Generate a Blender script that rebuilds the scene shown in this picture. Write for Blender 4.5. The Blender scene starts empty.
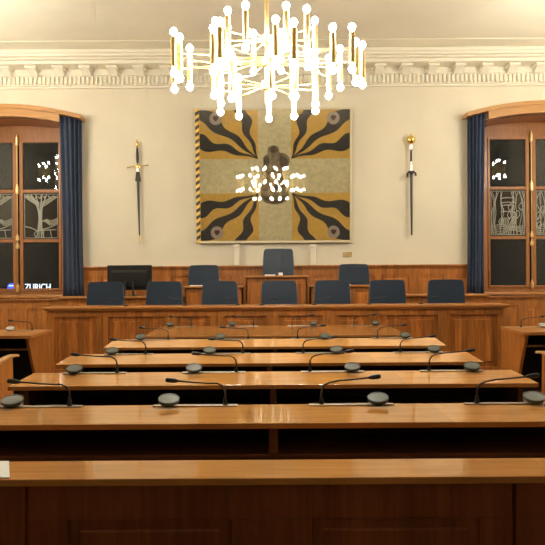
import bpy, bmesh, math, random
from mathutils import Vector, Matrix
R = random.Random(7)
SC = bpy.context.scene
COL = SC.collection

# ------------------------------------------------------------------ camera
F = 560.0; H0 = 276.0; CZ = 1.49; ROLL = 0.0066
cam_d = bpy.data.cameras.new('camera'); cam = bpy.data.objects.new('camera', cam_d); COL.objects.link(cam)
cam.location = (0, 0, CZ)
cam.rotation_euler = (Matrix.Rotation(math.pi/2, 3, 'X') @ Matrix.Rotation(-ROLL, 3, 'Z')).to_euler()
cam_d.sensor_width = 36; cam_d.lens = 36*F/545; cam_d.shift_y = (H0-272.5)/545; cam_d.clip_end = 200
SC.camera = cam

def P(px, py, Y):
    """point of the room at depth Y seen at a pixel of the photograph"""
    dx = px-272.5; dy = py-H0
    ux = dx-ROLL*dy; uy = dy+ROLL*dx
    return ux*Y/F, CZ-uy*Y/F

# ------------------------------------------------------------------ world, exposure
w = bpy.data.worlds.new('night'); SC.world = w; w.use_nodes = True
w.node_tree.nodes['Background'].inputs[0].default_value = (0.02, 0.025, 0.04, 1)
w.node_tree.nodes['Background'].inputs[1].default_value = 0.15
SC.view_settings.view_transform = 'Standard'; SC.view_settings.look = 'None'
SC.view_settings.exposure = 0.0; SC.view_settings.gamma = 1; SC.view_settings.use_curve_mapping = False
BULB = 95.0

# ------------------------------------------------------------------ materials
def nt(name):
    m = bpy.data.materials.new(name); m.use_nodes = True
    return m, m.node_tree, m.node_tree.nodes['Principled BSDF']
def plain(name, col, rough=.5, metal=0, spec=.5, coat=0, noise=0, nscale=20, bump=0):
    m, t, b = nt(name)
    b.inputs['Base Color'].default_value = (*col, 1); b.inputs['Roughness'].default_value = rough
    b.inputs['Metallic'].default_value = metal; b.inputs['Specular IOR Level'].default_value = spec
    b.inputs['Coat Weight'].default_value = coat
    if noise or bump:
        tc = t.nodes.new('ShaderNodeTexCoord'); n = t.nodes.new('ShaderNodeTexNoise')
        n.inputs['Scale'].default_value = nscale; n.inputs['Detail'].default_value = 5
        t.links.new(tc.outputs['Object'], n.inputs['Vector'])
        if noise:
            r = t.nodes.new('ShaderNodeValToRGB')
            r.color_ramp.elements[0].color = (*[c*(1-noise) for c in col], 1)
            r.color_ramp.elements[1].color = (*[min(1, c*(1+noise)) for c in col], 1)
            r.color_ramp.elements[0].position = .3; r.color_ramp.elements[1].position = .7
            t.links.new(n.outputs['Fac'], r.inputs[0]); t.links.new(r.outputs[0], b.inputs['Base Color'])
        if bump:
            u = t.nodes.new('ShaderNodeBump'); u.inputs['Strength'].default_value = bump; u.inputs['Distance'].default_value = .01
            t.links.new(n.outputs['Fac'], u.inputs['Height']); t.links.new(u.outputs[0], b.inputs['Normal'])
    return m
def wood(name, dark, light, axis='Z', rough=.3, coat=0., plank=.11, contrast=.25):
    """figured wood: fine grain stretched along an axis, glued up from staves of varying tone"""
    m, t, b = nt(name)
    tc = t.nodes.new('ShaderNodeTexCoord'); L = t.links.new
    mp = t.nodes.new('ShaderNodeMapping'); L(tc.outputs['Object'], mp.inputs['Vector'])
    s = {'X': (1.2, 14, 14), 'Z': (14, 14, 1.2), 'Y': (14, 1.2, 14)}[axis]
    mp.inputs['Scale'].default_value = s
    n = t.nodes.new('ShaderNodeTexNoise'); n.inputs['Scale'].default_value = 2.2; n.inputs['Detail'].default_value = 6
    n.inputs['Distortion'].default_value = .6
    L(mp.outputs[0], n.inputs['Vector'])
    r = t.nodes.new('ShaderNodeValToRGB'); r.color_ramp.elements[0].position = .3; r.color_ramp.elements[1].position = .72
    r.color_ramp.elements[0].color = (*dark, 1); r.color_ramp.elements[1].color = (*light, 1)
    L(n.outputs['Fac'], r.inputs[0])
    # staves
    sep = t.nodes.new('ShaderNodeSeparateXYZ'); L(tc.outputs['Object'], sep.inputs[0])
    d = t.nodes.new('ShaderNodeMath'); d.operation = 'DIVIDE'; d.inputs[1].default_value = plank
    L(sep.outputs['X'], d.inputs[0])
    fl = t.nodes.new('ShaderNodeMath'); fl.operation = 'FLOOR'; L(d.outputs[0], fl.inputs[0])
    wn = t.nodes.new('ShaderNodeTexWhiteNoise'); wn.noise_dimensions = '1D'; L(fl.outputs[0], wn.inputs['W'])
    mr = t.nodes.new('ShaderNodeMapRange'); mr.inputs['To Min'].default_value = 1-contrast; mr.inputs['To Max'].default_value = 1+contrast
    L(wn.outputs['Value'], mr.inputs['Value'])
    mx = t.nodes.new('ShaderNodeVectorMath'); mx.operation = 'SCALE'
    L(r.outputs[0], mx.inputs[0]); L(mr.outputs[0], mx.inputs['Scale']); L(mx.outputs[0], b.inputs['Base Color'])
    b.inputs['Roughness'].default_value = rough; b.inputs['Coat Weight'].default_value = coat
    b.inputs['Coat Roughness'].default_value = .06
    if coat == 0 and axis == 'X':       # polished with the grain: sheen spreads across it
        b.inputs['Anisotropic'].default_value = .9
        cv = t.nodes.new('ShaderNodeCombineXYZ'); cv.inputs[1].default_value = 1; cv.inputs[2].default_value = .2; L(cv.outputs[0], b.inputs['Tangent'])
    return m
def emis(name, col, s):
    m, t, b = nt(name); b.inputs['Base Color'].default_value = (*col, 1)
    b.inputs['Emission Color'].default_value = (*col, 1); b.inputs['Emission Strength'].default_value = s
    return m
def pane(name, tint=(.9, .92, .9), refl=1.0):
    m = bpy.data.materials.new(name); m.use_nodes = True; t = m.node_tree; t.nodes.clear()
    o = t.nodes.new('ShaderNodeOutputMaterial'); mx = t.nodes.new('ShaderNodeMixShader')
    g = t.nodes.new('ShaderNodeBsdfGlossy'); g.inputs['Roughness'].default_value = 0.0; g.inputs['Color'].default_value = (1, 1, 1, 1)
    tr = t.nodes.new('ShaderNodeBsdfTransparent'); tr.inputs['Color'].default_value = (*tint, 1)
    fr = t.nodes.new('ShaderNodeFresnel'); fr.inputs['IOR'].default_value = refl
    t.links.new(fr.outputs[0], mx.inputs[0]); t.links.new(tr.outputs[0], mx.inputs[1]); t.links.new(g.outputs[0], mx.inputs[2])
    t.links.new(mx.outputs[0], o.inputs['Surface'])
    return m

M = {}
M['wall'] = plain('cream_plaster', (.74, .675, .525), .85, noise=.03, nscale=1.5)
M['ceil'] = plain('cream_ceiling', (.86, .81, .65), .9, noise=.03, nscale=1.2)
M['stucco'] = plain('stucco', (.87, .82, .67), .8)
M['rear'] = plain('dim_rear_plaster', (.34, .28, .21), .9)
M['floor'] = wood('parquet', (.10, .045, .02), (.17, .08, .035), 'Y', .45, 0, .09)
M['top'] = wood('desk_top_wood', (.54, .242, .062), (.67, .325, .092), 'X', .06, 0, .45, .07)
M['top_red'] = wood('table_top_wood', (.36, .145, .036), (.46, .20, .055), 'X', .10, 0, .3, .07)
M['panel'] = wood('panel_wood', (.32, .108, .021), (.53, .195, .040), 'Z', .38, .1, .12, .2)
M['panel_x'] = wood('rail_wood', (.32, .108, .022), (.49, .185, .040), 'X', .36, .1, .6, .08)
M['ledge'] = wood('ledge_wood', (.40, .155, .036), (.52, .22, .055), 'X', .33, .15, .7, .06)
M['figured'] = wood('figured_panel_wood', (.29, .085, .016), (.58, .215, .046), 'Z', .34, .1, .085, .30)
M['front'] = wood('bench_wood', (.18, .050, .011), (.29, .092, .021), 'Z', .4, .1, .1, .14)
M['window'] = wood('window_wood', (.29, .112, .033), (.39, .158, .047), 'Z', .4, .1, .3, .06)
M['pelmet'] = wood('pelmet_wood', (.38, .175, .046), (.51, .25, .07), 'X', .35, .1, .8, .05)
M['dark'] = plain('painted_cavity_dark', (.018, .013, .010), .9)  # near-black colour standing for the shade inside the desk cavities
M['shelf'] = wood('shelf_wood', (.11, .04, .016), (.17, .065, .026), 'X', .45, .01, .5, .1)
M['arm'] = wood('armrest_wood', (.62, .33, .13), (.72, .42, .18), 'Y', .25, .4, .5, .05)
M['leather'] = plain('navy_leather', (.021, .034, .056), .42, spec=.3, bump=.12, nscale=60)
M['piping'] = plain('leather_edge_sheen', (.085, .105, .135), .28)  # side highlights of the chairs painted in as a paler leather tone
M['black'] = plain('black_plastic', (.012, .012, .012), .4)
M['grey'] = plain('grey_plastic', (.035, .04, .032), .38)
M['grille'] = plain('speaker_grille', (.09, .10, .08), .45, noise=.2, nscale=400)
M['pale'] = plain('pale_puck', (.42, .43, .38), .45)
M['alu'] = plain('aluminium', (.62, .60, .55), .3, .9)
M['chrome'] = plain('chrome', (.7, .7, .7), .15, 1)
M['brass'] = plain('brass', (.93, .72, .33), .34, 1)
M['oldbrass'] = plain('old_brass', (.55, .36, .14), .35, .9)
M['gold'] = plain('polished_gold', (.9, .62, .2), .22, 1)
M['silver'] = plain('silver', (.85, .80, .70), .25, 1)
M['curtain'] = plain('navy_curtain', (.038, .054, .098), .85, noise=.25, nscale=30)
M['paper'] = plain('white_paper', (.92, .92, .88), .7)
M['steel'] = plain('dark_steel', (.05, .045, .04), .45, .4)
M['night'] = plain('night_facade', (.01, .01, .012), .9)
M['bulb'] = emis('lit_bulb', (1.0, .97, .88), BULB)
M['glass'] = pane('window_glass', (.75, .78, .78), 1.42)
M['lead'] = plain('lead_came', (.40, .39, .33), .5, .2)
M['tint'] = pane('tinted_glass', (.22, .13, .10), 1.65)
M['signw'] = emis('sign_white', (.85, .92, 1), 2.6)
M['signb'] = emis('sign_blue', (.05, .12, 1), 2.2)
M['flag_bg'] = plain('flag_linen', (.88, .77, .45), .8, noise=.12, nscale=14)
M['flag_y'] = plain('flag_ochre', (.92, .58, .12), .75, noise=.08, nscale=20)
M['flag_k'] = plain('flag_black', (.065, .058, .05), .8, noise=.2, nscale=20)
M['flag_m'] = plain('medallion_grey', (.60, .48, .38), .8, noise=.2, nscale=60)
M['flag_r'] = plain('medallion_red', (.16, .05, .03), .8)
M['emblem'] = plain('emblem_brown', (.34, .26, .16), .85, noise=.45, nscale=12)
M['emblem2'] = plain('emblem_dark', (.18, .13, .08), .85, noise=.4, nscale=18)
M['fglass'] = pane('picture_glass', (.98, .98, .97), 1.6)
M['frame'] = plain('pale_frame', (.66, .58, .40), .5)
M['post'] = plain('cream_post', (.85, .78, .62), .6)

# ------------------------------------------------------------------ mesh builder
class MB:
    def __init__(s): s.bm = bmesh.new()
    def box(s, x0, x1, y0, y1, z0, z1, bev=0, seg=2):
        b = bmesh.new(); bmesh.ops.create_cube(b, size=1)
        for v in b.verts:
            v.co = ((x0+x1)/2+v.co.x*(x1-x0), (y0+y1)/2+v.co.y*(y1-y0), (z0+z1)/2+v.co.z*(z1-z0))
        if bev: bmesh.ops.bevel(b, geom=b.edges[:], offset=bev, segments=seg, profile=.5, affect='EDGES')
        return s.add(b)
    def add(s, b, mat=None):
        if mat is not None: bmesh.ops.transform(b, matrix=mat, verts=b.verts[:])
        t = bpy.data.meshes.new('t'); b.to_mesh(t); b.free(); s.bm.from_mesh(t); bpy.data.meshes.remove(t); return s
    def cyl(s, p0, p1, r0, r1=None, n=16):
        p0, p1 = Vector(p0), Vector(p1); d = p1-p0; r1 = r0 if r1 is None else r1
        b = bmesh.new(); bmesh.ops.create_cone(b, cap_ends=True, segments=n, radius1=r0, radius2=r1, depth=d.length)
        m = Matrix.Translation((p0+p1)/2) @ d.to_track_quat('Z', 'Y').to_matrix().to_4x4()
        return s.add(b, m)
    def ball(s, c, r, sc=(1, 1, 1), u=14, v=10):
        b = bmesh.new(); bmesh.ops.create_uvsphere(b, u_segments=u, v_segments=v, radius=r)
        return s.add(b, Matrix.Translation(c) @ Matrix.Diagonal((*sc, 1)))
    def tube(s, pts, r, n=8):
        pts = [Vector(p) for p in pts]; rs = r if isinstance(r, (list, tuple)) else [r]*len(pts)
        rings = []; up = Vector((0, 0, 1)); prev = None
        for i, p in enumerate(pts):
            d = (pts[min(i+1, len(pts)-1)]-pts[max(i-1, 0)]).normalized()
            if prev is None:
                a = up if abs(d.z) < .9 else Vector((1, 0, 0)); x = d.cross(a).normalized()
            else: x = (prev-d*prev.dot(d)).normalized()
            prev = x; y = d.cross(x)
            rings.append([s.bm.verts.new(p+(x*math.cos(2*math.pi*k/n)+y*math.sin(2*math.pi*k/n))*rs[i]) for k in range(n)])
        for a, b in zip(rings, rings[1:]):
            for k in range(n): s.bm.faces.new((a[k], a[(k+1) % n], b[(k+1) % n], b[k]))
        s.bm.faces.new(rings[0][::-1]); s.bm.faces.new(rings[-1]); return s
    def lathe(s, prof, c=(0, 0, 0), n=20, mat=None):
        b = bmesh.new(); rings = []
        for r, z in prof: rings.append([b.verts.new((max(r, 1e-4)*math.cos(2*math.pi*k/n), max(r, 1e-4)*math.sin(2*math.pi*k/n), z)) for k in range(n)])
        for p, q in zip(rings, rings[1:]):
            for k in range(n): b.faces.new((p[k], p[(k+1) % n], q[(k+1) % n], q[k]))
        b.faces.new(rings[0][::-1]); b.faces.new(rings[-1])
        return s.add(b, Matrix.Translation(c) @ (mat or Matrix()))
    def prism(s, poly, a0, a1, axis='Y'):
        """poly of 2-D points extruded along an axis: Y -> (x,z), X -> (y,z), Z -> (x,y)"""
        def v(p, a): return {'Y': (p[0], a, p[1]), 'X': (a, p[0], p[1]), 'Z': (p[0], p[1], a)}[axis]
        A = [s.bm.verts.new(v(p, a0)) for p in poly]; B = [s.bm.verts.new(v(p, a1)) for p in poly]
        n = len(poly)
        s.bm.faces.new(A); s.bm.faces.new(B[::-1])
        for i in range(n): s.bm.faces.new((A[i], B[i], B[(i+1) % n], A[(i+1) % n]))
        return s
    def strip(s, lo, hi, y0, y1):
        """solid band between two polylines (x,z) of equal length, thick in Y"""
        n = len(lo)
        q = [[s.bm.verts.new((p[0], y, p[1])) for p in L] for y in (y0, y1) for L in (lo, hi)]
        l0, h0, l1, h1 = q
        for i in range(n-1):
            s.bm.faces.new((l0[i], l0[i+1], h0[i+1], h0[i])); s.bm.faces.new((l1[i+1], l1[i], h1[i], h1[i+1]))
            s.bm.faces.new((h0[i], h0[i+1], h1[i+1], h1[i])); s.bm.faces.new((l0[i+1], l0[i], l1[i], l1[i+1]))
        s.bm.faces.new((l0[0], h0[0], h1[0], l1[0])); s.bm.faces.new((h0[-1], l0[-1], l1[-1], h1[-1]))
        return s
    def build(s, name, mat, parent=None, smooth=False, off=None):
        """off: verts are in room coordinates, subtract this origin"""
        if off is not None: bmesh.ops.translate(s.bm, vec=-Vector(off), verts=s.bm.verts[:])
        bmesh.ops.recalc_face_normals(s.bm, faces=s.bm.faces[:])
        me = bpy.data.meshes.new(name); s.bm.to_mesh(me); s.bm.free()
        me.materials.append(M[mat] if isinstance(mat, str) else mat)
        if smooth:
            for p in me.polygons: p.use_smooth = True
            try: me.set_sharp_from_angle(angle=math.radians(40))
            except Exception: pass
        o = bpy.data.objects.new(name, me); COL.objects.link(o)
        if parent: o.parent = parent
        elif off is not None: o.location = off
        return o

def tag(o, label=None, cat=None, group=None, kind=None):
    if label: o['label'] = label
    if cat: o['category'] = cat
    if group: o['group'] = group
    if kind: o['kind'] = kind
    return o
def empty(name, loc, label=None, cat=None, group=None, kind=None):
    o = bpy.data.objects.new(name, None); COL.objects.link(o); o.location = loc; o.empty_display_size = .1
    return tag(o, label, cat, group, kind)
KIDS = {}
def copy_tree(o, parent=None):
    c = o.copy(); COL.objects.link(c)
    if parent: c.parent = parent
    for ch in list(o.children): copy_tree(ch, c)
    return c
def struct(o): o['kind'] = 'structure'; return o

# ================================================================== THE SETTING
YW = 11.2; XW = 7.6; YR = -4.5; ZC = 5.81; WX = 5.36; WH = 1.2
struct(MB().box(-XW-.3, XW+.3, YR-.3, YW+.3, -.2, 0).build('floor', 'floor'))
struct(MB().box(-XW-.3, XW+.3, YR-.3, YW+.6, ZC, ZC+.2).build('ceiling', 'ceil'))
def arch(x, z0=4.70, k=.088): return z0-k*x*x
m = MB()
m.box(-WX+WH, WX-WH, YW, YW+.75, 0, ZC)
for s in (-1, 1):
    a, b = sorted((s*(WX+WH), s*(XW+.3)))
    m.box(a, b, YW, YW+.75, 0, ZC)
    a, b = s*WX-WH, s*WX+WH
    m.box(a, b, YW, YW+.75, 0, 1.10)
    xs = [a+(b-a)*i/24 for i in range(25)]
    m.strip([(x, arch(x-s*WX)) for x in xs], [(x, ZC) for x in xs], YW, YW+.75)
struct(m.build('wall_front', 'wall'))
struct(MB().box(-XW-.3, -XW, YR, YW, 0, ZC).build('wall_left', 'wall'))
struct(MB().box(XW, XW+.3, YR, YW, 0, ZC).build('wall_right', 'wall'))
struct(MB().box(-XW-.3, XW+.3, YR-.3, YR, 0, ZC).build('wall_rear', 'rear'))

# cornice with modillions and dentils along the front wall
def pz(py, Y): return CZ+(H0-py)*Y/F
m = MB()
m.box(-XW, XW, YW-.05, YW, pz(87.8, 11.2), pz(84.3, 11.2), .01)
m.box(-XW, XW, YW-.10, YW, pz(84.3, 11.1), pz(74.8, 11.1))
m.box(-XW, XW, YW-.13, YW, pz(74.8, 11.1), pz(73.3, 11.1))
m.box(-XW, XW, YW-.12, YW, pz(73.3, 11.1), pz(61.8, 11.1))
m.box(-XW, XW, YW-.42, YW, pz(62.8, 10.8), pz(57.3, 10.8), .012)
m.box(-XW, XW, YW-.50, YW, pz(57.6, 10.7), pz(53.8, 10.7), .02)
m.box(-XW, XW, YW-.58, YW, pz(54, 10.6), pz(50, 10.6), .03)
m.box(-XW, XW, YW-.62, YW, pz(50.5, 10.55), ZC+.0, .02)
m.box(-XW, XW, YW-.98, YW-.94, ZC-.015, ZC, .006)
struct(m.build('trim_1', 'stucco'))
m = MB(); x = -XW+.08
while x < XW:
    m.box(x, x+.048, YW-.15, YW-.09, pz(83.3, 11.08), pz(75.8, 11.08)); x += .086
struct(m.build('trim_2', 'stucco'))
m = MB(); x = -7.28
while x < XW-.1:
    z1 = pz(62.8, 10.8)
    m.box(x-.11, x+.11, YW-.36, YW-.11, z1-.05, z1-.002, .01)
    m.prism([(YW-.34, z1-.05), (YW-.12, z1-.05), (YW-.12, z1-.17), (YW-.2, z1-.15), (YW-.27, z1-.09)], x-.08, x+.08, 'X')
    x += .522
struct(m.build('trim_3', 'stucco'))

# wainscot between the windows and low panelling beneath them
ZT = pz(265.5, 11.2)
def wainscot(name, x0, x1, z1, bays, lo=.12):
    m = MB(); m.box(x0, x1, YW-.045, YW-.002, 0, z1-.02)
    m.box(x0, x1, YW-.12, YW-.002, z1-.035, z1, .008); m.box(x0, x1, YW-.085, YW-.03, z1-.075, z1-.035, .006)
    m.box(x0, x1, YW-.065, YW-.03, z1-.20, z1-.07)
    m.box(x0, x1, YW-.065, YW-.03, 0, lo)
    w_ = (x1-x0)/bays
    for i in range(bays+1):
        xc = x0+i*w_; m.box(max(x0, xc-.065), min(x1, xc+.065), YW-.0655, YW-.03, lo, z1-.20)
    for i in range(bays):
        a = x0+i*w_+.13; b = a+w_-.26
        m.box(a, b, YW-.062, YW-.03, lo+.08, z1-.28, .012, 1)
    return struct(m.build(name, 'panel'))
wainscot('trim_4', -4.18, 4.18, ZT, 12)
wainscot('trim_5', -XW+.01, -4.20, 1.07, 9)
wainscot('trim_6', 4.20, XW-.01, 1.07, 9)

# windows
def leading(kind, x0, x1, z0, z1, seed):
    """lead lines of a figured pane"""
    rr = random.Random(seed); m = MB(); W = x1-x0; Hh = z1-z0
    def T(u, v): return (x0+u*W, 0, z0+v*Hh)
    def curve(pts, r=.008):
        out = []
        P_ = [pts[0]]+pts+[pts[-1]]
        for i in range(1, len(P_)-2):
            for k in range(6):
                t = k/6; a, b, c, d = P_[i-1:i+3]
                q = [.5*((2*b[j])+(-a[j]+c[j])*t+(2*a[j]-5*b[j]+4*c[j]-d[j])*t*t+(-a[j]+3*b[j]-3*c[j]+d[j])*t**3) for j in (0, 1)]
                out.append(T(min(.99, max(.01, q[0])), min(.99, max(.01, q[1]))))
        out.append(T(*pts[-1])); m.tube(out, r, 5)
    curve([(.02, .02), (.02, .5), (.02, .98)], .007); curve([(.98, .02), (.98, .5), (.98, .98)], .007)
    curve([(.02, .02), (.98, .02)], .007); curve([(.02, .98), (.98, .98)], .007)
    if kind == 'tree':
        for d in (-.06, -.02, .03, .07):
            curve([(.46+d*1.6, .02), (.46+d*.8, .25), (.47+d*.6, .5), (.45+d*1.3, .72), (.42+d*3.5, .97)], .012)
        for k in range(4):
            curve([(.5, .42-.02*k), (.65, .36+.02*k), (.78, .30+.03*k), (.98, .36+.03*k)], .010)
            curve([(.45, .70+.03*k), (.3, .78+.03*k), (.14, .86+.03*k), (.02, .93)], .011)
            curve([(.5, .68+.04*k), (.66, .76+.03*k), (.82, .84+.03*k), (.97, .92)], .010)
        curve([(.02, .27), (.2, .24), (.42, .16)], .011); curve([(.5, .2), (.75, .25), (.97, .33)], .011)
        curve([(.35, .02), (.3, .12), (.42, .18), (.6, .19), (.93, .2)], .010)
        curve([(.55, .02), (.58, .18)], .008); curve([(.8, .02), (.76, .2)], .008)
        for k in range(6): curve([(.1+.15*k, .94), (.17+.15*k, .88), (.24+.12*k, .95)], .008)
    else:
        for k in range(19):
            u = .05+.05*k+rr.uniform(-.02, .02)
            if .34 < u < .58:
                curve([(u, .02), (u+.04, .16), (u-.02, .3), (u+.02, .4)], .009); continue
            curve([(u, .02), (u+rr.uniform(-.08, .08), .25), (u+rr.uniform(-.1, .1), .5), (u+rr.uniform(-.08, .08), .75), (u+rr.uniform(-.05, .05), .97)], .0065)
        for k in range(9):
            u, v = rr.uniform(.05, .9), rr.uniform(.1, .85)
            curve([(u, v), (u+.07, v+.09), (u+.02, v+.17), (u-.06, v+.09), (u, v)], .008)
        for v in (.52, .66, .72, .82): curve([(.3, v), (.5, v+.015), (.7, v)], .010)
        curve([(.33, .66), (.4, .53)], .010); curve([(.68, .66), (.62, .53)], .010)
        for k in range(5): curve([(.02, .08+.03*k), (.3, .05+.05*k), (.6, .12+.02*k), (.97, .06+.04*k)], .007)
    return m
def make_window(idx, s, kinds):
    cx = s*WX+.05; Y = 11.8
    root = empty('window_%d' % idx, (cx, Y, 1.10), kind='structure')
    o = (0, 0, 1.10)
    gz = [(pz(286.8, Y), pz(241, Y)), (pz(238, Y), pz(191.8, Y)), (pz(188.8, Y), pz(142, Y))]
    zb, zt = gz[0][0], gz[2][1]
    m = MB()
    for q in (-1, 1):
        a, b = sorted((q*.90, q*(WH-.005))); m.box(a, b, -.08, .1, 1.11, arch(1.19)-.004)
    xs = [-.9+1.8*i/16 for i in range(17)]
    m.strip([(x, zt+.045) for x in xs], [(x, arch(x)-.004) for x in xs], -.07, .1)
    m.box(-.9, .9, -.07, .1, 1.11, zb-.05)
    m.build('window_frame', 'window', root, off=o)
    sill = MB().box(-WH+.005, WH-.005, -.62, -.09, 1.10, 1.135, .01).box(-WH-.15, WH+.15, -.74, -.62, 1.085, 1.135, .012)
    sill.build('window_sill', 'ledge', root, off=o)
    # lining of the recess: sides and arched soffit
    m = MB()
    for q in (-1, 1):
        a, b = sorted((q*(WH-.025), q*(WH-.002))); m.box(a, b, -.6, -.08, 1.14, arch(1.19)-.005)
    xs = [-WH+.03+(2*WH-.06)*i/20 for i in range(21)]
    m.strip([(x, arch(x)-.03) for x in xs], [(x, arch(x)-.004) for x in xs], -.6, -.075)
    m.build('recess_lining', 'window', root, off=o)
    for q in (-1, 1):
        def X(a, b): return sorted((q*a, q*b))
        sash = MB()
        a, b = X(.03, .105); sash.box(a, b, -.1, -.03, zb-.045, zt+.045, .006)
        a, b = X(.85, .895); sash.box(a, b, -.1, -.03, zb-.045, zt+.045, .006)
        a, b = X(.105, .85)
        sash.box(a, b, -.1, -.03, zb-.045, zb, .006); sash.box(a, b, -.1, -.03, zt, zt+.045, .006)
        for (za, zb_) in ((gz[0][1], gz[1][0]), (gz[1][1], gz[2][0])): sash.box(a, b, -.1, -.03, za, zb_, .006)
        so = sash.build('sash', 'window', root, off=o)
        for i, (za, zc) in enumerate(gz):
            if i == 1:
                g = MB().box(a, b, -.07, -.06, za, zc).build('figured_pane', 'tint', so, off=o)
                L = leading(kinds[0 if q < 0 else 1], a+.01, b-.01, za+.01, zc-.01, idx*7+q)
                bmesh.ops.translate(L.bm, vec=(0, -.078, 0), verts=L.bm.verts[:])
                L.build('leading', 'lead', so, off=o)
            else: MB().box(a, b, -.07, -.062, za, zc).build('window_pane', 'glass', so, off=o)
        MB().cyl((q*.88, -.115, zb+.1), (q*.88, -.115, zb+.26), .018).build('hinge', 'window', so, off=o, smooth=True)
    m = MB().cyl((0, -.125, zb-.05), (0, -.125, zt+.03), .013)
    m.build('closing_bar', 'oldbrass', root, off=o, smooth=True)
    for zz, h in ((zt+.02, .10), (gz[2][0]-.01, .09), (gz[1][0]+.02, .05), (gz[0][1]-.09, .05), (zb+.0, .08)):
        m = MB().lathe([(.012, -h), (.034, -h*.8), (.036, 0), (.034, h*.8), (.016, h), (.02, h+.02), (.006, h+.05)], (0, -.125, zz))
        m.build('bar_guide', 'brass', root, off=o, smooth=True)
    return root
make_window(1, -1, ('tree', 'tree')); make_window(2, 1, ('reeds', 'reeds'))

# dais steps behind the long desk
struct(MB().box(-3.40, 3.40, 8.42, 9.70, 0, .30, .005).build('dais', 'panel_x'))
struct(MB().box(-3.95, 3.95, 9.70, YW-.07, 0, .40, .005).build('dais', 'panel_x'))
struct(MB().box(-1.85, 1.85, 10.2, YW-.07, .40, .61, .005).build('dais', 'panel_x'))
struct(MB().box(-.62, .62, 10.2, YW-.07, .61, .80, .005).build('dais', 'panel_x'))

# arched pelmets with curtains
def pelmet(s, side):
    cx = s*WX+.05
    root = empty('curtain_pelmet', (cx, YW, 4.3), 'arched light wood pelmet board above the %s window' % side, 'pelmet', 'wooden window pelmets')
    xs = [-1.59+3.18*i/28 for i in range(29)]; xi = [x*1.17/1.59 for x in xs]
    def zt(x): return pz(102.6, 10.95)-.088*x*x
    o = (0, YW, 4.3)
    MB().strip([(x, zt(x)-.235) for x in xi], [(x, zt(x)-.08) for x in xi], YW-.28, YW-.25).build('front_board', 'pelmet', root, off=o)
    MB().strip([(x, zt(x)-.08) for x in xs], [(x, zt(x)) for x in xs], YW-.30, YW-.002).build('top_moulding', 'pelmet', root, off=o)
    return root
pelmet(-1, 'left'); pelmet(1, 'right')
def curtain(s, xa, xb, side):
    m = MB(); n = 90; rows = 14; V = []
    zt, zb = pz(120, 11.05)-.0, pz(296, 11.05)
    c = s*(xa+xb)/2
    for j in range(rows+1):
        t = j/rows; row = []
        for i in range(n+1):
            u = i/n; nar = 1-.16*math.sin(math.pi*min(1, t*1.0))*.6-.05*t
            x = s*(xa+(xb-xa)*u); x = c+(x-c)*nar+s*(-.03)*t
            y = 11.00+(.030+.008*math.sin(3*t+u*4))*math.sin(2*math.pi*(5.2*u+.14*math.sin(2.2*t)+.25*math.sin(4.5*u)))+.012*math.sin(9*u+5*t)
            ztx = pz(102.6, 10.95)-.088*(x-(s*WX+.05))**2-.088; row.append(m.bm.verts.new((x, y, ztx+(zb-ztx)*t)))
        V.append(row)
    for j in range(rows):
        for i in range(n): m.bm.faces.new((V[j][i], V[j][i+1], V[j+1][i+1], V[j+1][i]))
    o = m.build('curtain', 'curtain', smooth=True, off=(c, 11.00, zb))
    for p in o.data.polygons: p.use_smooth = True
    sd = o.modifiers.new('s', 'SOLIDIFY'); sd.thickness = .006
    return tag(o, 'dark navy pleated curtain hanging beside the %s window' % side, 'curtain', 'navy window curtains')
curtain(-1, 3.73, 4.17, 'left'); curtain(1, 3.85, 4.20, 'right')

# lit sign outside, seen through the bottom of the left window
sg = empty('roof_sign', (P(37, 286, 26)[0], 26, P(37, 286, 26)[1]), 'lit white ZURICH lettering and blue roundel outside behind left window', 'sign')
x0, zt = P(24.5, 283.8, 26); x1, _ = P(50.5, 284, 26)
cu = bpy.data.curves.new('t', 'FONT'); cu.body = 'ZURICH'; cu.size = .42; cu.extrude = .02
to = bpy.data.objects.new('t', cu); COL.objects.link(to)
bpy.context.view_layer.update()
me = bpy.data.meshes.new_from_object(to.evaluated_get(bpy.context.evaluated_depsgraph_get())); bpy.data.objects.remove(to)
mx_ = max(v.co.x for v in me.vertices); my_ = max(v.co.y for v in me.vertices)
for v in me.vertices:
    v.co = ((v.co.x/mx_)*(x1-x0)+x0-sg.location.x, -v.co.z, (v.co.y/my_)*.32-.32+zt-sg.location.z)
me.materials.clear(); me.materials.append(M['signw'])
lo = bpy.data.objects.new('lettering', me); COL.objects.link(lo); lo.parent = sg
bx, bz = P(11.5, 283.6, 26)
MB().cyl((bx, 25.97, bz-.17), (bx, 26.03, bz-.17), .19, n=24).build('roundel', 'signb', sg, off=sg.location)
MB().box(bx-.10, bx+.13, 25.94, 25.965, bz-.12, bz-.07).build('roundel_stroke', 'signw', sg, off=sg.location)
MB().box(x0-1.2, x1+.3, 26.1, 26.3, zt-.5, zt-.34).build('sign_support', 'night', sg, off=sg.location)

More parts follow.
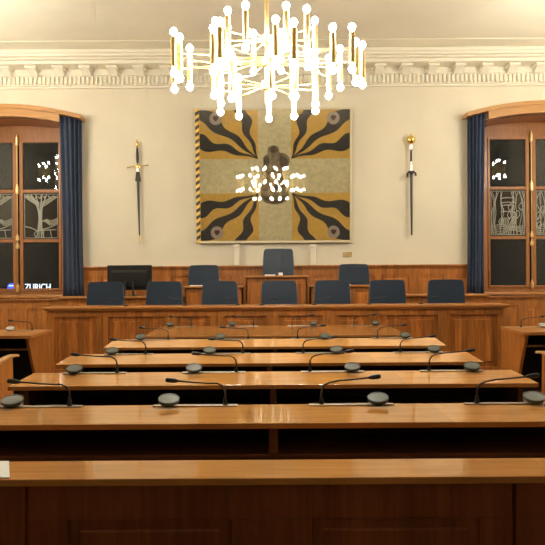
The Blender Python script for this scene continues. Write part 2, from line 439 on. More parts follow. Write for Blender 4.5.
# ================================================================== CHANDELIERS
def make_chandelier():
    root = empty('chandelier', (0, 0, 0))
    zc = 0.0   # middle of the crown
    MB().cyl((0, 0, -.42), (0, 0, ZC-3.645-.05), .022, n=16).build('stem', 'brass', root, smooth=True)
    MB().lathe([(.02, -.14), (.05, -.12), (.09, -.05), (.11, 0)], (0, 0, ZC-3.645-.001)).build('ceiling_cup', 'brass', root, smooth=True)
    for z in (.22, 0, -.24):
        MB().lathe([(.03, -.05), (.055, -.04), (.055, .04), (.03, .05)], (0, 0, z)).build('hub', 'brass', root, smooth=True)
    tb = MB().lathe([(.020, -.150), (.029, -.148), (.029, .148), (.020, .150)], n=14).build('tube', 'brass', smooth=True)
    bulbs = []
    for q in (1, -1):
        b = MB().lathe([(.014, .148), (.016, .165), (.028, .180), (.0345, .197), (.0345, .210), (.025, .228), (.012, .237), (.003, .239)], n=12, mat=Matrix.Diagonal((1, 1, q, 1))).build('bulb', 'bulb', tb, smooth=True)
        bulbs.append(b)
    sets = [(.0, .99, .50, 18, .0), (.225, .52, .33, 10, .31), (-.255, .52, .40, 10, .0)]
    first = True
    for z, rx, ry, n, ph in sets:
        for k in range(n):
            a = 2*math.pi*(k+.5)/n+ph+(.10*math.sin(3*k))
            if n == 18: f = 1-.10*(k % 2)
            else: f = 1-.06*(k % 2)
            x, y = rx*f*math.cos(a), ry*f*math.sin(a)
            dz = .025*math.sin(2.1*k) if n == 18 else 0
            if first: t = tb; t.parent = root; first = False
            else: t = copy_tree(tb, root)
            t.location = (x, y, z+dz)
            L = math.hypot(x, y); ux, uy = x/L, y/L
            zh = {0.0: 0, .225: .22, -.255: -.24}[z]
            arm = MB()
            if n == 18:
                # angular branch: straight out, then over to the tube
                mid = (ux*L*.55+uy*.05, uy*L*.55-ux*.05, (zh+z+dz)/2+.03*(-1)**k)
                arm.tube([(ux*.05, uy*.05, zh+.02*(-1)**k), mid, (x-ux*.028, y-uy*.028, z+dz)], .007, 6)
            else: arm.tube([(ux*.05, uy*.05, zh), (x-ux*.028, y-uy*.028, z)], .007, 6)
            arm.build('arm', 'brass', root)
    return root
CH = make_chandelier()
CH.location = (P(267, 60, 5.64)[0], 5.64, 3.645)
tag(CH, 'large brass tube chandelier with many lit bulbs hanging in front of the flag', 'chandelier', 'brass tube chandeliers')
for s, side in ((-1, 'left'), (1, 'right')):
    c = copy_tree(CH); c.location = (s*5.5, 7.8, 4.42)
    tag(c, 'brass tube chandelier seen only as a reflection in the %s window' % side, 'chandelier', 'brass tube chandeliers')
    for ch in c.children:      # shorter stems for the lamps by the windows
        if ch.name.startswith('stem'): ch.scale = (1, 1, (ZC-4.42-.05)/(ZC-3.645-.05))
        if ch.name.startswith('ceiling_cup'): ch.location.z = -(4.42-3.645)

# ================================================================== FLAG PICTURE
def make_flag():
    Yb = YW-.012; x0, zb = P(196.5, 243.5, 11.15); x1, zt = P(352, 243.5, 11.15); zt = P(272, 107.5, 11.0)[1]
    cx = (x0+x1)/2; W = x1-x0; Hh = zt-zb
    tilt = math.radians(3.0)
    root = empty('framed_flag', (cx, YW-.045, zb), 'framed old flag with ochre and black flames around a pale cross', 'flag')
    root.rotation_euler.x = tilt       # top leans forward
    # local: x across, z up from lower edge, -y towards the room
    hw = W/2
    m = MB(); b = .045
    m.box(-hw, -hw+b, -.045, 0, 0, Hh, .006); m.box(hw-b, hw, -.045, 0, 0, Hh, .006)
    m.box(-hw+b, hw-b, -.045, 0, 0, b, .006); m.box(-hw+b, hw-b, -.045, 0, Hh-b, Hh, .006)
    m.build('picture_frame', 'frame', root)
    MB().box(-hw+b, hw-b, -.02, 0, b, Hh-b).build('flag_cloth', 'flag_bg', root)
    sc = 155.5/W   # px per metre here
    def U(px): return (px-274.2)/sc
    def V(py): return (243.5-py)/136.0*Hh
    quads = {  # inner corner, outer corner
        'ul': (258.7, 158.5, 201.0, 109.8), 'ur': (291.5, 158.5, 349.5, 109.8),
        'll': (259.0, 193.0, 201.0, 240.8), 'lr': (292.0, 193.0, 349.5, 240.8)}
    def clip(poly, ax, lim, keep_less):
        out = []
        for i in range(len(poly)):
            a, b_ = poly[i], poly[(i+1) % len(poly)]
            ia = (a[ax] <= lim) if keep_less else (a[ax] >= lim); ib = (b_[ax] <= lim) if keep_less else (b_[ax] >= lim)
            if ia: out.append(a)
            if ia != ib:
                t = (lim-a[ax])/(b_[ax]-a[ax]); out.append((a[0]+(b_[0]-a[0])*t, a[1]+(b_[1]-a[1])*t))
        return out
    for name, (ix, iy, ox, oy) in quads.items():
        a, c = sorted((U(ix), U(ox))); d, e = sorted((V(iy), V(oy)))
        fld = MB().box(a, c, -.0225, -.02, d, e).build('flame_field', 'flag_y', root)
        m = MB()
        for (tu, tv, wd, ph) in ((1.12, .36, .150, .4), (1.08, 1.0, .17, 2.2), (.29, 1.15, .125, 4.0)):
            L = math.hypot(tu, tv); du, dv = tu/L, tv/L; nu, nv = -dv, du
            prev = None
            for i in range(31):
                t = i/30; g = t*L
                off = .050*t**.7*math.sin(ph+t*15)+.03*math.sin(math.pi*t)*(1 if tu > tv else -1)
                hwid = .006+wd*t**1.1*(.95+.18*math.sin(ph+1.2+t*15))
                p1 = (du*g+nu*(off+hwid), dv*g+nv*(off+hwid)); p2 = (du*g+nu*(off-hwid), dv*g+nv*(off-hwid))
                if prev:
                    poly = [prev[0], p1, p2, prev[1]]
                    for ax in (0, 1):
                        if poly: poly = clip(poly, ax, 1.0, True)
                        if poly: poly = clip(poly, ax, 0.0, False)
                    if len(poly) >= 3:
                        pts = [(U(ix+(ox-ix)*p[0]), -.0245, V(iy+(oy-iy)*p[1])) for p in poly]
                        try:
                            vs = [m.bm.verts.new(q) for q in pts]; m.bm.faces.new(vs)
                        except Exception: pass
                prev = (p1, p2)
        m.build('flames', 'flag_k', fld)
        u_, v_ = (.72, .83)
        mx, mz = U(ix+(ox-ix)*u_), V(iy+(oy-iy)*v_)
        if name != 'zz':
            r = 6.3/sc
            MB().cyl((mx, -.0285, mz), (mx, -.0245, mz), r, n=20).build('medallion', 'flag_m', fld)
            c_ = MB(); pts = [(mx-.045, mz+.05), (mx+.045, mz+.05), (mx+.055, mz), (mx, mz-.06), (mx-.055, mz)]
            c_.prism(pts, -.031, -.0285); c_.build('medallion_shield', 'flag_r', fld)
    # staff wrapped in a black and ochre ribbon along the left edge
    xa, xb = U(197), U(200.8); m = MB()
    y_ = -.049
    MB().box(xa, xb, y_, -.0455, b*.3, Hh-b*.3).build('staff_sleeve', 'flag_y', root)
    n = 19
    for k in range(n):
        z = b+(Hh-2*b)*k/n; h = (Hh-2*b)/n
        m.prism([(xa-.001, z+.1*h), (xb+.001, z+.5*h), (xb+.001, z+1.0*h-.002), (xa-.001, z+.6*h)], y_-.003, y_)
    m.build('black_ribbon', 'flag_k', root)
    # crowned emblem in the middle with scrolls round it
    def blob(pts, d0, d1, mt, nm, par):
        q = []
        N = len(pts)
        for i in range(N):
            for k in range(5):
                t = k/5; a, b1, c1, d2 = pts[i-1], pts[i], pts[(i+1) % N], pts[(i+2) % N]
                q.append(tuple(.5*((2*b1[j])+(-a[j]+c1[j])*t+(2*a[j]-5*b1[j]+4*c1[j]-d2[j])*t*t+(-a[j]+3*b1[j]-3*c1[j]+d2[j])*t**3) for j in (0, 1)))
        return MB().prism([(U(x), V(y)) for x, y in q], d0, d1).build(nm, mt, par)
    em = blob([(274, 145), (279, 147), (280, 152), (285, 153), (290, 158), (289, 164), (285, 169), (282, 174), (285, 181), (288, 190), (289, 197), (285, 202),
               (275, 204.5), (265, 202), (261, 196), (262, 186), (264, 177), (262, 170), (264, 163), (264, 157), (268, 153), (269, 147)], -.025, -.02, 'emblem', 'emblem', root)
    blob([(271, 147), (275, 145.8), (278, 148), (277, 152), (272, 152.5), (270.5, 150)], -.028, -.025, 'emblem2', 'emblem_crown', em)
    blob([(281, 156), (287, 158), (288, 163), (283, 167), (280, 163)], -.028, -.025, 'emblem2', 'emblem_scroll', em)
    blob([(265, 158), (269, 156), (270, 162), (266, 167), (264, 163)], -.028, -.025, 'emblem2', 'emblem_scroll', em)
    blob([(268, 172), (281, 172), (283, 182), (275, 190), (267, 182)], -.028, -.025, 'emblem2', 'emblem_shield', em)
    blob([(263, 195), (275, 199), (287, 195), (284, 201), (275, 203.5), (266, 201)], -.028, -.025, 'emblem2', 'emblem_scroll', em)
    MB().box(-hw+b, hw-b, -.040, -.036, b, Hh-b).build('picture_glass', 'fglass', root)
    return root
make_flag()
for px, w_ in ((236.5, 'left'), (313, 'right')):
    x, z = P(px, 243.8, 11.12)
    m = MB().box(x-.055, x+.055, YW-.09, YW-.005, ZT+.003, z-.012, .008)
    m.box(x-.055, x+.055, YW-.11, YW-.09, z-.07, z-.012, .006)
    tag(m.build('flag_support', 'post', off=(x, YW-.05, ZT)), 'cream support post under the %s half of the framed flag' % w_, 'support', 'flag support posts')

# brass plaque
x0, z0 = P(343, 257, 11.19); x1, z1 = P(352, 251.8, 11.19)
r_ = empty('wall_plaque', ((x0+x1)/2, YW, z0), 'small brass plaque on the wall right of the flag supports', 'plaque')
MB().box(x0, x1, YW-.014, YW-.002, z0, z1, .003).build('plate', 'brass', r_, off=r_.location)
m = MB()
for (a, b) in ((x0+.012, z0+.012), (x1-.012, z0+.012), (x0+.012, z1-.012), (x1-.012, z1-.012)): m.cyl((a, YW-.018, b), (a, YW-.012, b), .005, n=8)
m.build('screws', 'gold', r_, off=r_.location)

# ceremonial sword
xa, za = P(137, 139.5, 11.14); xb, zb = P(139.8, 243.5, 11.14)
r_ = empty('ceremonial_sword', (xb, 11.14, zb), 'long sword in black scabbard hung upright on the wall left of the flag', 'sword')
d = Vector((xa-xb, 0, za-zb)); Ls = d.length; r_.rotation_euler.y = math.atan2(d.x, d.z)
k = Ls/104.0
def sy(py): return (243.5-py)*k
MB().lathe([(.004, sy(148)), (.018, sy(147)), (.030, sy(144.5)), (.022, sy(142)), (.010, sy(141)), (.012, sy(140)), (.004, sy(139.3))], n=14).build('pommel', 'gold', r_, smooth=True)
MB().lathe([(.022, sy(163.5)), (.030, sy(158)), (.026, sy(152)), (.018, sy(148))], n=14).build('grip', 'black', r_, smooth=True)
m = MB().tube([(-.20, 0, sy(167.3)), (-.1, 0, sy(166.5)), (0, 0, sy(166.6)), (.1, 0, sy(166)), (.20, 0, sy(165.3))], [.012, .009, .012, .009, .012], 8)
m.ball((-.20, 0, sy(167.3)), .018); m.ball((.20, 0, sy(165.3)), .018); m.ball((0, 0, sy(166.6)), .05, (1, .5, 1.1))
m.build('cross_guard', 'gold', r_, smooth=True)
MB().lathe([(.03, sy(172)), (.032, sy(169)), (.026, sy(167))], n=12).build('scabbard_throat', 'silver', r_, smooth=True)
m = MB().strip([(-.055, sy(181)), (0, sy(182)), (.055, sy(181))], [(-.035, sy(173)), (0, sy(171.5)), (.035, sy(173))], -.02, .02)
m.build('leather_frog', 'steel', r_)
MB().lathe([(.012, sy(236.5)), (.030, sy(181)), (.030, sy(172))], n=12, mat=Matrix.Diagonal((1, .6, 1, 1))).build('scabbard', 'steel', r_, smooth=True)
MB().lathe([(.004, sy(243.5)), (.020, sy(242)), (.014, sy(240)), (.022, sy(237.5)), (.022, sy(235.5))], n=12).build('scabbard_tip', 'brass', r_, smooth=True)

# sceptre
x, _ = P(411, 140, 11.12); xb, zb = P(409.7, 235, 11.12); _, zt = P(411, 133, 11.12)
r_ = empty('ceremonial_sceptre', (x, 11.12, zb), 'slim sceptre with golden ball head hung upright on the wall right of the flag', 'sceptre')
r_.rotation_euler.y = math.atan2(x-xb, zt-zb)*.0
def sz(py): return (235-py)*11.12/F
MB().ball((0, 0, sz(139.8)), .088, (1, .8, 1)).build('orb', 'gold', r_, smooth=True)
MB().lathe([(.02, sz(135.8)), (.012, sz(134.5)), (.016, sz(133.8)), (.004, sz(132.5))], n=10).build('finial', 'gold', r_, smooth=True)
MB().lathe([(.018, sz(151)), (.034, sz(149.5)), (.024, sz(147)), (.036, sz(145.5)), (.03, sz(144))], n=14).build('collar', 'silver', r_, smooth=True)
MB().lathe([(.020, sz(161.5)), (.020, sz(150.5))], n=12).build('grip', 'steel', r_, smooth=True)
MB().lathe([(.016, sz(173)), (.026, sz(168)), (.018, sz(161.5))], n=12).build('silver_sleeve', 'silver', r_, smooth=True)
m = MB().tube([(-.085, -.02, sz(177)), (-.08, -.02, sz(173.5)), (-.03, -.02, sz(171.5)), (0, -.02, sz(173)), (.03, -.02, sz(171.5)), (.08, -.02, sz(173.5)), (.085, -.02, sz(176))], .02, 8)
m.ball((0, -.02, sz(173)), .04)
m.build('wall_bracket', 'steel', r_, smooth=True)
MB().lathe([(.016, sz(235)), (.022, sz(215)), (.026, sz(172))], n=12).build('shaft', 'steel', r_, smooth=True)

# ================================================================== CONFERENCE MICROPHONES
def make_unit(s, zf=1.0, pale=False):
    """s = +1: arm and disc to the right of the base; origin on the desk top at the base"""
    root = empty('conference_microphone', (0, 0, 0))
    a, b = sorted((-s*.075, s*.43))
    MB().box(a, b, -.018, .018, 0.0005, .007, .002).build('mounting_strip', 'alu', root)
    c = Vector((s*.335, -.012, .027)); T = Matrix.Rotation(-s*.2, 4, 'Z') @ Matrix.Rotation(math.radians(17), 4, 'X')
    pk = MB().lathe([(.050, -.004), (.058, .002), (.064, .014), (.064, .020), (.061, .025), (.055, .025), (.053, .0225)], c, 28, T).build('speaker_disc', 'pale' if pale else 'grey', root, smooth=True)
    MB().lathe([(.051, .0205), (.051, .0235), (.030, .0250), (.004, .0255)], c, 28, T).build('grille', 'pale' if pale else 'grille', pk, smooth=True)
    MB().lathe([(.016, .007), (.014, .02), (.009, .04), (.008, .05)], n=12).build('socket', 'black', root, smooth=True)
    pts = [(0, 0, .045), (-s*.001, 0, .075), (s*.004, -.004, .10), (s*.018, -.010, .122), (s*.045, -.018, .137), (s*.10, -.028, .146*zf+.004),
           (s*.18, -.038, .158*zf), (s*.275, -.05, .170*zf)]
    MB().tube(pts, [.0068, .006, .006, .0058, .0055, .005, .005, .006], 8).build('gooseneck', 'black', root, smooth=True)
    h0 = Vector(pts[-1]); h1 = Vector((s*.345, -.058, .180*zf)); dr = (h1-h0)
    m = MB().tube([h0-dr*.05, h0+dr*.1, h0+dr*.3, h0+dr*.75, h0+dr*.95, h1], [.007, .011, .0145, .0145, .012, .005], 12)
    m.build('microphone_head', 'black', root, smooth=True)
    return root
proto = {(1, 0): make_unit(1), (-1, 0): make_unit(-1, .93), (1, 1): make_unit(1, 1, True), (-1, 1): make_unit(-1, .95, True)}
used = set()
def place_unit(s, loc, label, group, pale=0, sc=1, rz=0):
    p = proto[(s, pale)]
    o = p if (s, pale) not in used else copy_tree(p)
    used.add((s, pale)); o.location = loc; o.scale = (sc,)*3; o.rotation_euler.z = rz
    return tag(o, label, 'microphone', group)

# ================================================================== COUNCIL DESK ROWS
ZD = .76
rows = [('nearest', 2.78, .43, 1.79, 'top'), ('second', 3.76, .42, 1.785, 'top'), ('third', 4.70, .42, 1.80, 'top'),
        ('fourth', 5.80, .42, 1.78, 'top'), ('farthest', 6.88, 1.10, 1.62, 'top_red')]
for i, (nm, Yn, dp, hw, mt) in enumerate(rows):
    xo = (0, 0, -.03, .02, .02)[i]; slope = (-.012, .044, .066, .085, .02)[i]
    lab = {0: 'long open wooden council desk nearest the camera behind the front barrier', 1: 'long wooden council desk, second of the rows behind the front barrier',
           2: 'long wooden council desk, middle one of the five microphone rows', 3: 'long wooden council desk, fourth row from the front barrier',
           4: 'deep reddish wooden table closest to the panelled long desk'}[i]
    root = empty('council_desk', (xo, Yn, 0), lab, 'desk', 'rows of council desks')
    o = (0, Yn, 0); Yf = Yn+dp
    m = MB().box(-hw, hw, Yn, Yf, ZD-.030, ZD, .005)
    for v in m.bm.verts: v.co.z += slope*(v.co.y-Yn)      # writing surface falls gently towards the seats
    m.build('desk_top', mt, root, off=o)
    for s in (-1, 1):
        x = s*(hw-.10); m = MB()
        m.prism([(Yn+.05, ZD-.031), (Yf-.01, ZD-.031+slope*(dp-.01)), (Yf-.01, 0), (Yn+.12, 0)], x-.018, x+.018, 'X')
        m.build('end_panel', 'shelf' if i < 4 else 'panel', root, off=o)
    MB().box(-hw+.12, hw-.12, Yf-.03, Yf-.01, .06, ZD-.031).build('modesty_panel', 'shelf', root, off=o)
    zs = .60
    MB().box(-hw+.121, hw-.121, Yn+.015, Yf-.032, zs-.018, zs, .003).build('shelf', 'shelf', root, off=o)
    MB().box(-hw+.122, hw-.122, Yf-.045, Yf-.0325, zs+.002, ZD-.032).box(-hw+.122, hw-.122, Yn+.05, Yf-.05, ZD-.036, ZD-.0315).build('cavity_shade', 'dark', root, off=o)  # added dark sheets painting the shade under the desk top
    for xd in ((0,) if i < 4 else (0,)):
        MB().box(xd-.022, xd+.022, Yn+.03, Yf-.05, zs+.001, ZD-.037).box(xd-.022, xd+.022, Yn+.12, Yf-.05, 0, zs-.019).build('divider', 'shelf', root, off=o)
    ys = Yf-.035
    for s in (-1, 1):
        for q, bx_ in ((0, .273), (1, 1.155)):
            if i == 4: bx_ = bx_*1.0
            pos = {(-1, 1): 'far left', (-1, 0): 'left of centre', (1, 0): 'right of centre', (1, 1): 'far right'}[(s, q)]
            rown = ['nearest desk row', 'second desk row', 'third desk row', 'fourth desk row', 'reddish farthest table'][i]
            un = place_unit(s, (s*bx_, ys, ZD+slope*(dp-.035)+.0008), 'black gooseneck microphone with round grey speaker on %s, %s' % (rown, pos), 'conference microphones on the desk rows', sc=(.95, .93, .9, .9, .9)[i]); un.rotation_euler.x = slope

# ================================================================== FRONT BARRIER
zc = .85
root = empty('front_barrier', (0, 1.8, 0), 'dark panelled wooden barrier with lighter top rail across the foreground', 'barrier')
o = root.location; hw = 2.0
MB().box(-hw, hw, 1.775, 1.955, zc-.024, zc, .004).build('top_rail', 'top', root, off=o)
m = MB().box(-hw+.01, hw-.01, 1.805, 1.93, 0, zc-.025)
m.build('body', 'front', root, off=o)
pan = [(-.66, -.137), (.122, .657), (-1.45, -.92), (.92, 1.45)]
zp = pz(519, 1.79)
for a, b in pan:
    m = MB().box(a+.006, b-.006, 1.803, 1.805, .13, zp)
    m.box(a+.035, b-.035, 1.794, 1.805, .16, zp-.035, .006, 1)
    m.build('raised_panel', 'front', root, off=o)
m = MB()
for a, b in ((-2, -.795), (-.787, .764), (.772, 2)):
    m.box(a+.003, b-.003, 1.790, 1.805, zp, zc-.026, .0015, 1)
    m.box(a+.003, b-.003, 1.790, 1.805, .0, .128, .0015, 1)
for a, b in ((-2, -1.45), (-.92, -.795), (-.787, -.66), (-.137, .122), (.657, .764), (.772, .92), (1.45, 2)):
    m.box(a+.002, b-.002, 1.790, 1.805, .13, zp-.001, .0015, 1)
m.build('framing', 'front', root, off=o)
xp, _ = P(10.5, 468, 1.86)
xq_, _ = P(10.5, 475, 1.79)
tag(MB().prism([(xq_, 1.785), (xp-.045, 1.945), (xp-.30, 1.945), (xq_-.26, 1.785)], zc+.0005, zc+.004, 'Z').build('paper_sheet', 'paper', off=(xp-.15, 1.86, zc)), 'white paper lying on the left end of the front barrier rail', 'paper')

# ================================================================== SIDE DESKS AND ARMCHAIRS
ZS = .785
for s, side in ((-1, 'left'), (1, 'right')):
    x0 = 2.94 if s < 0 else 3.04
    root = empty('side_desk', (s*x0, 6.8, 0), 'short wooden side desk with dark open front by the %s wall' % side, 'desk', 'side desks')
    o = root.location
    def bx(a, b): return sorted((s*(x0+a), s*(x0+b)))
    a, b = bx(0, 2.2)
    poly = [(s*x0, 6.8), (s*(x0+2.2), 6.8), (s*(x0+2.2), 7.62), (s*(x0+.06), 7.62)]
    MB().prism(poly, ZS-.035, ZS, 'Z').build('desk_top', 'ledge', root, off=o)
    m = MB(); a, b = bx(.05, .085)
    m.prism([(6.84, ZS-.036), (7.58, ZS-.036), (7.58, 0), (7.12, 0), (7.04, .28)], a, b, 'X'); m.build('end_panel', 'panel', root, off=o)
    a, b = bx(2.1, 2.14); MB().box(a, b, 6.84, 7.58, 0, ZS-.036).build('end_panel', 'panel', root, off=o)
    a, b = bx(.086, 2.09)
    MB().box(a, b, 7.52, 7.56, 0, ZS-.037).build('modesty_panel', 'dark', root, off=o)  # cavity shade painted into this panel's colour
    MB().box(a, b, 6.86, 7.51, .60, .615).build('shelf', 'shelf', root, off=o)
    MB().box(a, b, 6.90, 7.51, ZS-.042, ZS-.0365).build('cavity_shade', 'dark', root, off=o)  # added dark sheet for the shade beneath the top
    place_unit(s, (s*(x0+.25), 7.42, ZS), 'gooseneck microphone with pale speaker disc on the %s side desk' % side, 'microphones on the side desks', 1, .85)
    # armchair facing the side desk
    xi = 2.71 if s < 0 else 2.80
    yb = 5.15
    root = empty('wooden_armchair', (s*(xi+.3), yb, 0), 'wooden armchair with pale curved armrest at the %s picture edge' % side, 'chair', 'wooden armchairs at the sides')
    o = root.location
    for q in (0, .58):
        a, b = sorted((s*(xi+q), s*(xi+q+.035)))
        if q: a, b = sorted((s*(xi+q), s*(xi+q+.035)))
        m = MB().prism([(yb, 0), (yb+.06, 0), (yb+.08, .12), (yb+.62, .12), (yb+.64, 0), (yb+.70, 0), (yb+.68, .655), (yb+.58, .654), (yb+.42, .636), (yb+.25, .60), (yb+.10, .55), (yb, .50)], a, b, 'X')
        m.build('side_panel', 'panel', root, off=o)
        xm = s*(xi+q+.0175)
        pts = [(yb-.02, .52), (yb+.10, .565), (yb+.25, .615), (yb+.42, .652), (yb+.58, .670), (yb+.72, .672), (yb+.80, .66)]
        lo = [(p[0], p[1]-.012) for p in pts]; hi = [(p[0], p[1]+.016) for p in pts]
        m = MB(); m.strip(lo, hi, xm-.035, xm+.035)
        for v in m.bm.verts: v.co = (v.co.y, v.co.x, v.co.z)
        bmesh.ops.bevel(m.bm, geom=m.bm.edges[:], offset=.006, segments=2, affect='EDGES')
        m.build('armrest', 'arm', root, off=o)
    a, b = sorted((s*(xi+.037), s*(xi+.578)))
    MB().box(a, b, yb+.06, yb+.62, .40, .45, .015).build('seat', 'leather', root, off=o)
    m = MB().prism([(yb-.10, .90), (yb-.06, .91), (yb+.05, .42), (yb+.01, .42)], a, b, 'X').build('backrest', 'panel', root, off=o)

# ================================================================== LONG PANELLED DESK
YL = 8.3
root = empty('panelled_long_desk', (0, YL, 0), 'long panelled wooden desk with ledge top in front of the first row of navy chairs', 'desk')
o = root.location
xl, zl = P(41, 304.8, YL-.05)[0], pz(305, YL-.04)
xr = P(510, 303, YL-.05)[0]
zl = 1.05
MB().box(xl, xr, YL-.05, YL+.42, zl-.035, zl, .008).box(xl+.03, xr-.03, YL-.03, YL, zl-.06, zl-.035, .006).build('desk_top', 'ledge', root, off=o)
bl, br = P(48, 330, YL)[0], P(504, 330, YL)[0]
m = MB().box(bl, br, YL+.03, YL+.06, 0, zl-.036)
m.box(bl, br, YL, YL+.03, zl-.15, zl-.037); m.box(bl, br, YL, YL+.03, 0, .12)
m.box(bl, bl+.02, YL+.02, YL+.4, .0, zl-.036); m.box(br-.02, br, YL+.02, YL+.4, 0, zl-.036)
edges_px = [48, 102, 171, 217, 273, 329, 375, 444, 504]
ex = [P(e, 330, YL)[0] for e in edges_px]
for i, e in enumerate(ex):
    w_ = .09; m.box(max(bl, e-w_), e-.004 if i else e+.09, YL+.0005, YL+.03, .12, zl-.15)
    if i < len(ex)-1 and i: m.box(e+.004, e+w_, YL+.0005, YL+.03, .12, zl-.15)
m.build('carcass', 'panel', root, off=o)
for a, b in zip(ex, ex[1:]):
    m = MB().box(a+.092, b-.092, YL+.025, YL+.03, .122, zl-.152)
    m.box(a+.155, b-.155, YL+.008, YL+.03, .19, zl-.215, .014, 1)
    m.build('raised_panel', 'figured', root, off=o)
names7 = ['leftmost', 'second from left', 'third from left', 'middle', 'third from right', 'second from right', 'rightmost']

# ================================================================== BACK DESKS ON THE DAIS
def back_desk(x0, x1, z1, z0, label, yf=9.75, dp=.42, mat='ledge'):
    root = empty('presidium_desk', ((x0+x1)/2, yf, z0), label, 'desk', 'raised desks before the wainscot')
    o = root.location
    MB().box(x0, x1, yf, yf+dp, z1-.035, z1, .008).build('desk_top', mat, root, off=o)
    m = MB().box(x0+.03, x1-.03, yf+.05, yf+.08, z0, z1-.036)
    for x in (x0+.03, x1-.05): m.box(x, x+.02, yf+.05, yf+dp-.01, z0, z1-.036)
    m.build('carcass', 'panel', root, off=o)
    n = max(1, round((x1-x0)/.6)); w_ = (x1-x0-.06)/n
    for i in range(n):
        a = x0+.03+i*w_; q = MB().box(a+.08, a+w_-.08, yf+.035, yf+.05, z0+.1, z1-.13, .01, 1)
        q.build('raised_panel', 'figured', root, off=o)
    return root
zo, zm, zz = pz(295.5, 9.75), pz(285.6, 9.75), pz(275.6, 9.6)
xc0, xc1 = P(244, 276, 9.6)[0], P(309, 276, 9.6)[0]
xm0, xm1 = P(183, 286, 9.75)[0], P(388, 286, 9.75)[0]
back_desk(-3.75, xm0-.004, zo, .40, 'low raised desk at left carrying the black monitor')
back_desk(xm1+.004, 3.75, zo, .40, 'low raised desk at right with nothing on top')
back_desk(xm0, xc0-.004, zm, .40, 'middle height raised desk left of the president desk')
back_desk(xc1+.004, xm1, zm, .40, 'middle height raised desk right of the president desk')
back_desk(xc0, xc1, zz, .40, 'highest central desk in front of the president chair', yf=9.60, dp=.57)

# ================================================================== CHAIRS
def make_chair():
    root = empty('leather_chair', (0, 0, 0))
    # backrest: slightly dished, rounded top corners
    W, Hb = .285, .62; m = MB(); N = 14
    pts = []
    def half(z):   # half width along the height
        t = z/Hb
        return W*(.94+.06*math.sin(math.pi*min(1, t*1.1)))
    outline = []
    rc = .045
    for k in range(9): outline.append((-half(Hb*k/9*.9), Hb*k/9*.9))
    for k in range(7):
        a = math.pi-math.pi/2*k/6; outline.append((-W*.955+rc+rc*math.cos(a), Hb-rc+rc*math.sin(a)))
    for k in range(1, 6): outline.append((-W*.7+W*1.4*k/6, Hb+.006*math.sin(math.pi*k/6)))
    outline += [(-x, z) for x, z in outline[:16][::-1]]
    m.prism([(x, z) for x, z in outline], -.035, .045)
    bmesh.ops.bevel(m.bm, geom=[e for e in m.bm.edges if abs(e.verts[0].co.y-e.verts[1].co.y) < 1e-6], offset=.014, segments=3, affect='EDGES')
    for v in m.bm.verts:
        x, y, z = v.co; v.co = (x, y+.055*(z/Hb)-.10*(x/W)**2*.35, z+.49)
    m.build('backrest', 'leather', root, smooth=True)
    for s in (-1, 1):
        m = MB(); m.tube([(s*(half(z)+.001), .014+.055*(z/Hb)-.10*.35, z+.49) for z in [Hb*k/10*.93 for k in range(11)]], .013, 6)
        m.build('side_piping', 'piping', root, smooth=True)
    MB().box(-.27, .27, -.46, .0, .42, .505, .03, 3).build('seat', 'leather', root, smooth=True)
    MB().cyl((0, -.22, .12), (0, -.22, .42), .028).build('column', 'chrome', root, smooth=True)
    MB().box(-.04, .04, .0, .05, .42, .56, .01).box(-.04, .04, -.2, .05, .40, .425, .005).build('back_bracket', 'black', root)
    for k in range(5):
        a = 2*math.pi*k/5+.3
        m = MB().tube([(0, -.22, .12), (.14*math.cos(a), -.22+.14*math.sin(a), .09), (.25*math.cos(a), -.22+.25*math.sin(a), .06)], [.022, .018, .014], 8)
        lg = m.build('base_leg', 'chrome', root, smooth=True)
        MB().cyl((.25*math.cos(a)-.012, -.22+.25*math.sin(a), .026), (.25*math.cos(a)+.012, -.22+.25*math.sin(a), .026), .026, n=14).build('castor', 'black', lg, smooth=True)
    return root
chair = make_chair(); first = True
def place_chair(px, Y, z, rz, label, group, sc=1):
    global first
    c = chair if first else copy_tree(chair); first = False
    c.location = (P(px, 290, Y)[0], Y, z); c.rotation_euler.z = rz; c.scale = (1, 1, sc)
    return tag(c, label, 'chair', group)
descr = ['leftmost of the front row, turned slightly, beside the monitor', 'second from left in the front row, right of the monitor', 'third from left in the front row',
         'middle one of the front row, below the president chair', 'third from right in the front row', 'second from right in the front row', 'rightmost of the front row, near the right curtain']
for i, (px, rz) in enumerate([(105.5, .16), (164.3, .05), (219.8, .02), (279.3, 0), (332.3, -.03), (387.5, -.06), (446, -.14)]):
    place_chair(px, 9.08, .30, rz, 'navy leather chair, '+descr[i], 'navy chairs behind the long desk')
for px, sd in ((204, 'left'), (354, 'right')):
    place_chair(px, 10.62, .61, 0, 'navy leather chair at the %s of the raised back row' % sd, 'navy chairs on the raised dais', .985)
place_chair(278.6, 10.62, .80, 0, 'tall central navy president chair directly below the flag', 'navy chairs on the raised dais', 1.085)

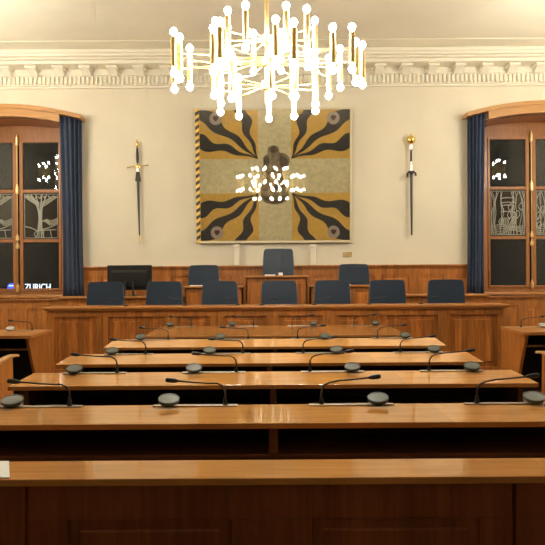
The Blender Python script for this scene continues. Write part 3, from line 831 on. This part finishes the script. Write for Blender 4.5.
# microphones on the long desk and president desk
def thin_mic(name, x, y, z, h, lean, label, group):
    root = empty(name, (x, y, z), label, 'microphone', group)
    MB().lathe([(.035, 0.0005), (.035, .012), (.012, .02)], n=16).build('base', 'black', root, smooth=True)
    pts = [(0, 0, .015), (0, 0, h*.5), (lean*.12, -.02, h*.85), (lean*.7, -.03, h*.97), (lean, -.04, h)]
    MB().tube(pts, .006, 6).build('gooseneck', 'black', root, smooth=True)
    MB().tube([pts[-1], (lean+(.03 if lean >= 0 else -.03), -.045, h+.008), (lean+(.06 if lean >= 0 else -.06), -.05, h+.014)], [.012, .014, .008], 10).build('microphone_head', 'black', root, smooth=True)
    return root
for i, (bpx, ln) in enumerate([(120, -.20), (179, -.18), (232, -.16), (262, .18), (314, .18), (369, .18), (421, .18)]):
    X0 = P(bpx+ (6 if ln < 0 else 0), 300, 8.5)[0]
    thin_mic('desk_microphone', X0, 8.5, 1.05, .10, ln, 'slim black microphone on the long panelled desk, '+names7[i], 'microphones on the long desk')
xq = P(281.6, 270, 9.9)[0]
thin_mic('desk_microphone', xq, 9.86, zz, .42, .02, 'upright black microphone on the central president desk', None)
# papers and a name plate on the president desk
xx, _ = P(274, 274, 9.75)
tag(MB().box(xx-.16, xx+.02, 9.66, 9.80, zz+.0005, zz+.018, .002).build('paper_stack', 'paper', off=(xx, 9.7, zz)), 'low stack of white papers on the central president desk', 'paper')
m = MB().box(xx+.075, xx+.15, 9.67, 9.74, zz+.0005, zz+.05, .006)
tag(m.build('white_card', 'paper', off=(xx, 9.7, zz)), 'small white box beside the microphone on the president desk', 'box')

# papers on raised desks
for px, nm in ((196, 'left'), (344, 'right')):
    x, _ = P(px, 285, 9.9)
    tag(MB().box(x-.10, x+.11, 9.80, 10.0, zm+.0005, zm+.012, .002).build('paper_stack', 'paper', off=(x, 9.9, zm)), 'thin white papers on raised desk before the %s back row chair' % nm, 'paper', 'papers on the middle height desks')

# ================================================================== MONITOR
xa, zt = P(107.5, 265.3, 9.95); xb, zb = P(152, 290, 9.95); xmid = (xa+xb)/2
root = empty('computer_monitor', (xmid, 9.95, zo), 'black flat computer monitor seen from behind on the left raised desk', 'monitor')
o = root.location
b_ = MB().box(xa, xb, 9.93, 9.97, zb, zt, .008)
b_ = b_.box(xa+.07, xb-.07, 9.895, 9.93, zb+.06, zt-.09, .012).build('housing', 'black', root, off=o)
MB().box(xa+.09, xb-.09, 9.890, 9.897, zt-.135, zt-.105).build('vent_strip', 'grey', b_, off=o)
MB().box(xmid-.05, xmid+.05, 9.926, 9.931, zt-.045, zt-.033).build('logo', 'grey', b_, off=o)
m = MB().prism([(xmid-.10, zo+.012), (xmid-.06, zo+.012), (xmid-.05, zb+.16), (xmid-.08, zb+.16)], 9.87, 9.895)
m.prism([(xmid+.06, zo+.012), (xmid+.10, zo+.012), (xmid+.08, zb+.16), (xmid+.05, zb+.16)], 9.87, 9.895)
m.build('stand', 'grey', root, off=o)
MB().box(xmid-.16, xmid+.16, 9.82, 10.02, zo+.0005, zo+.012, .003).build('foot', 'grey', root, off=o)
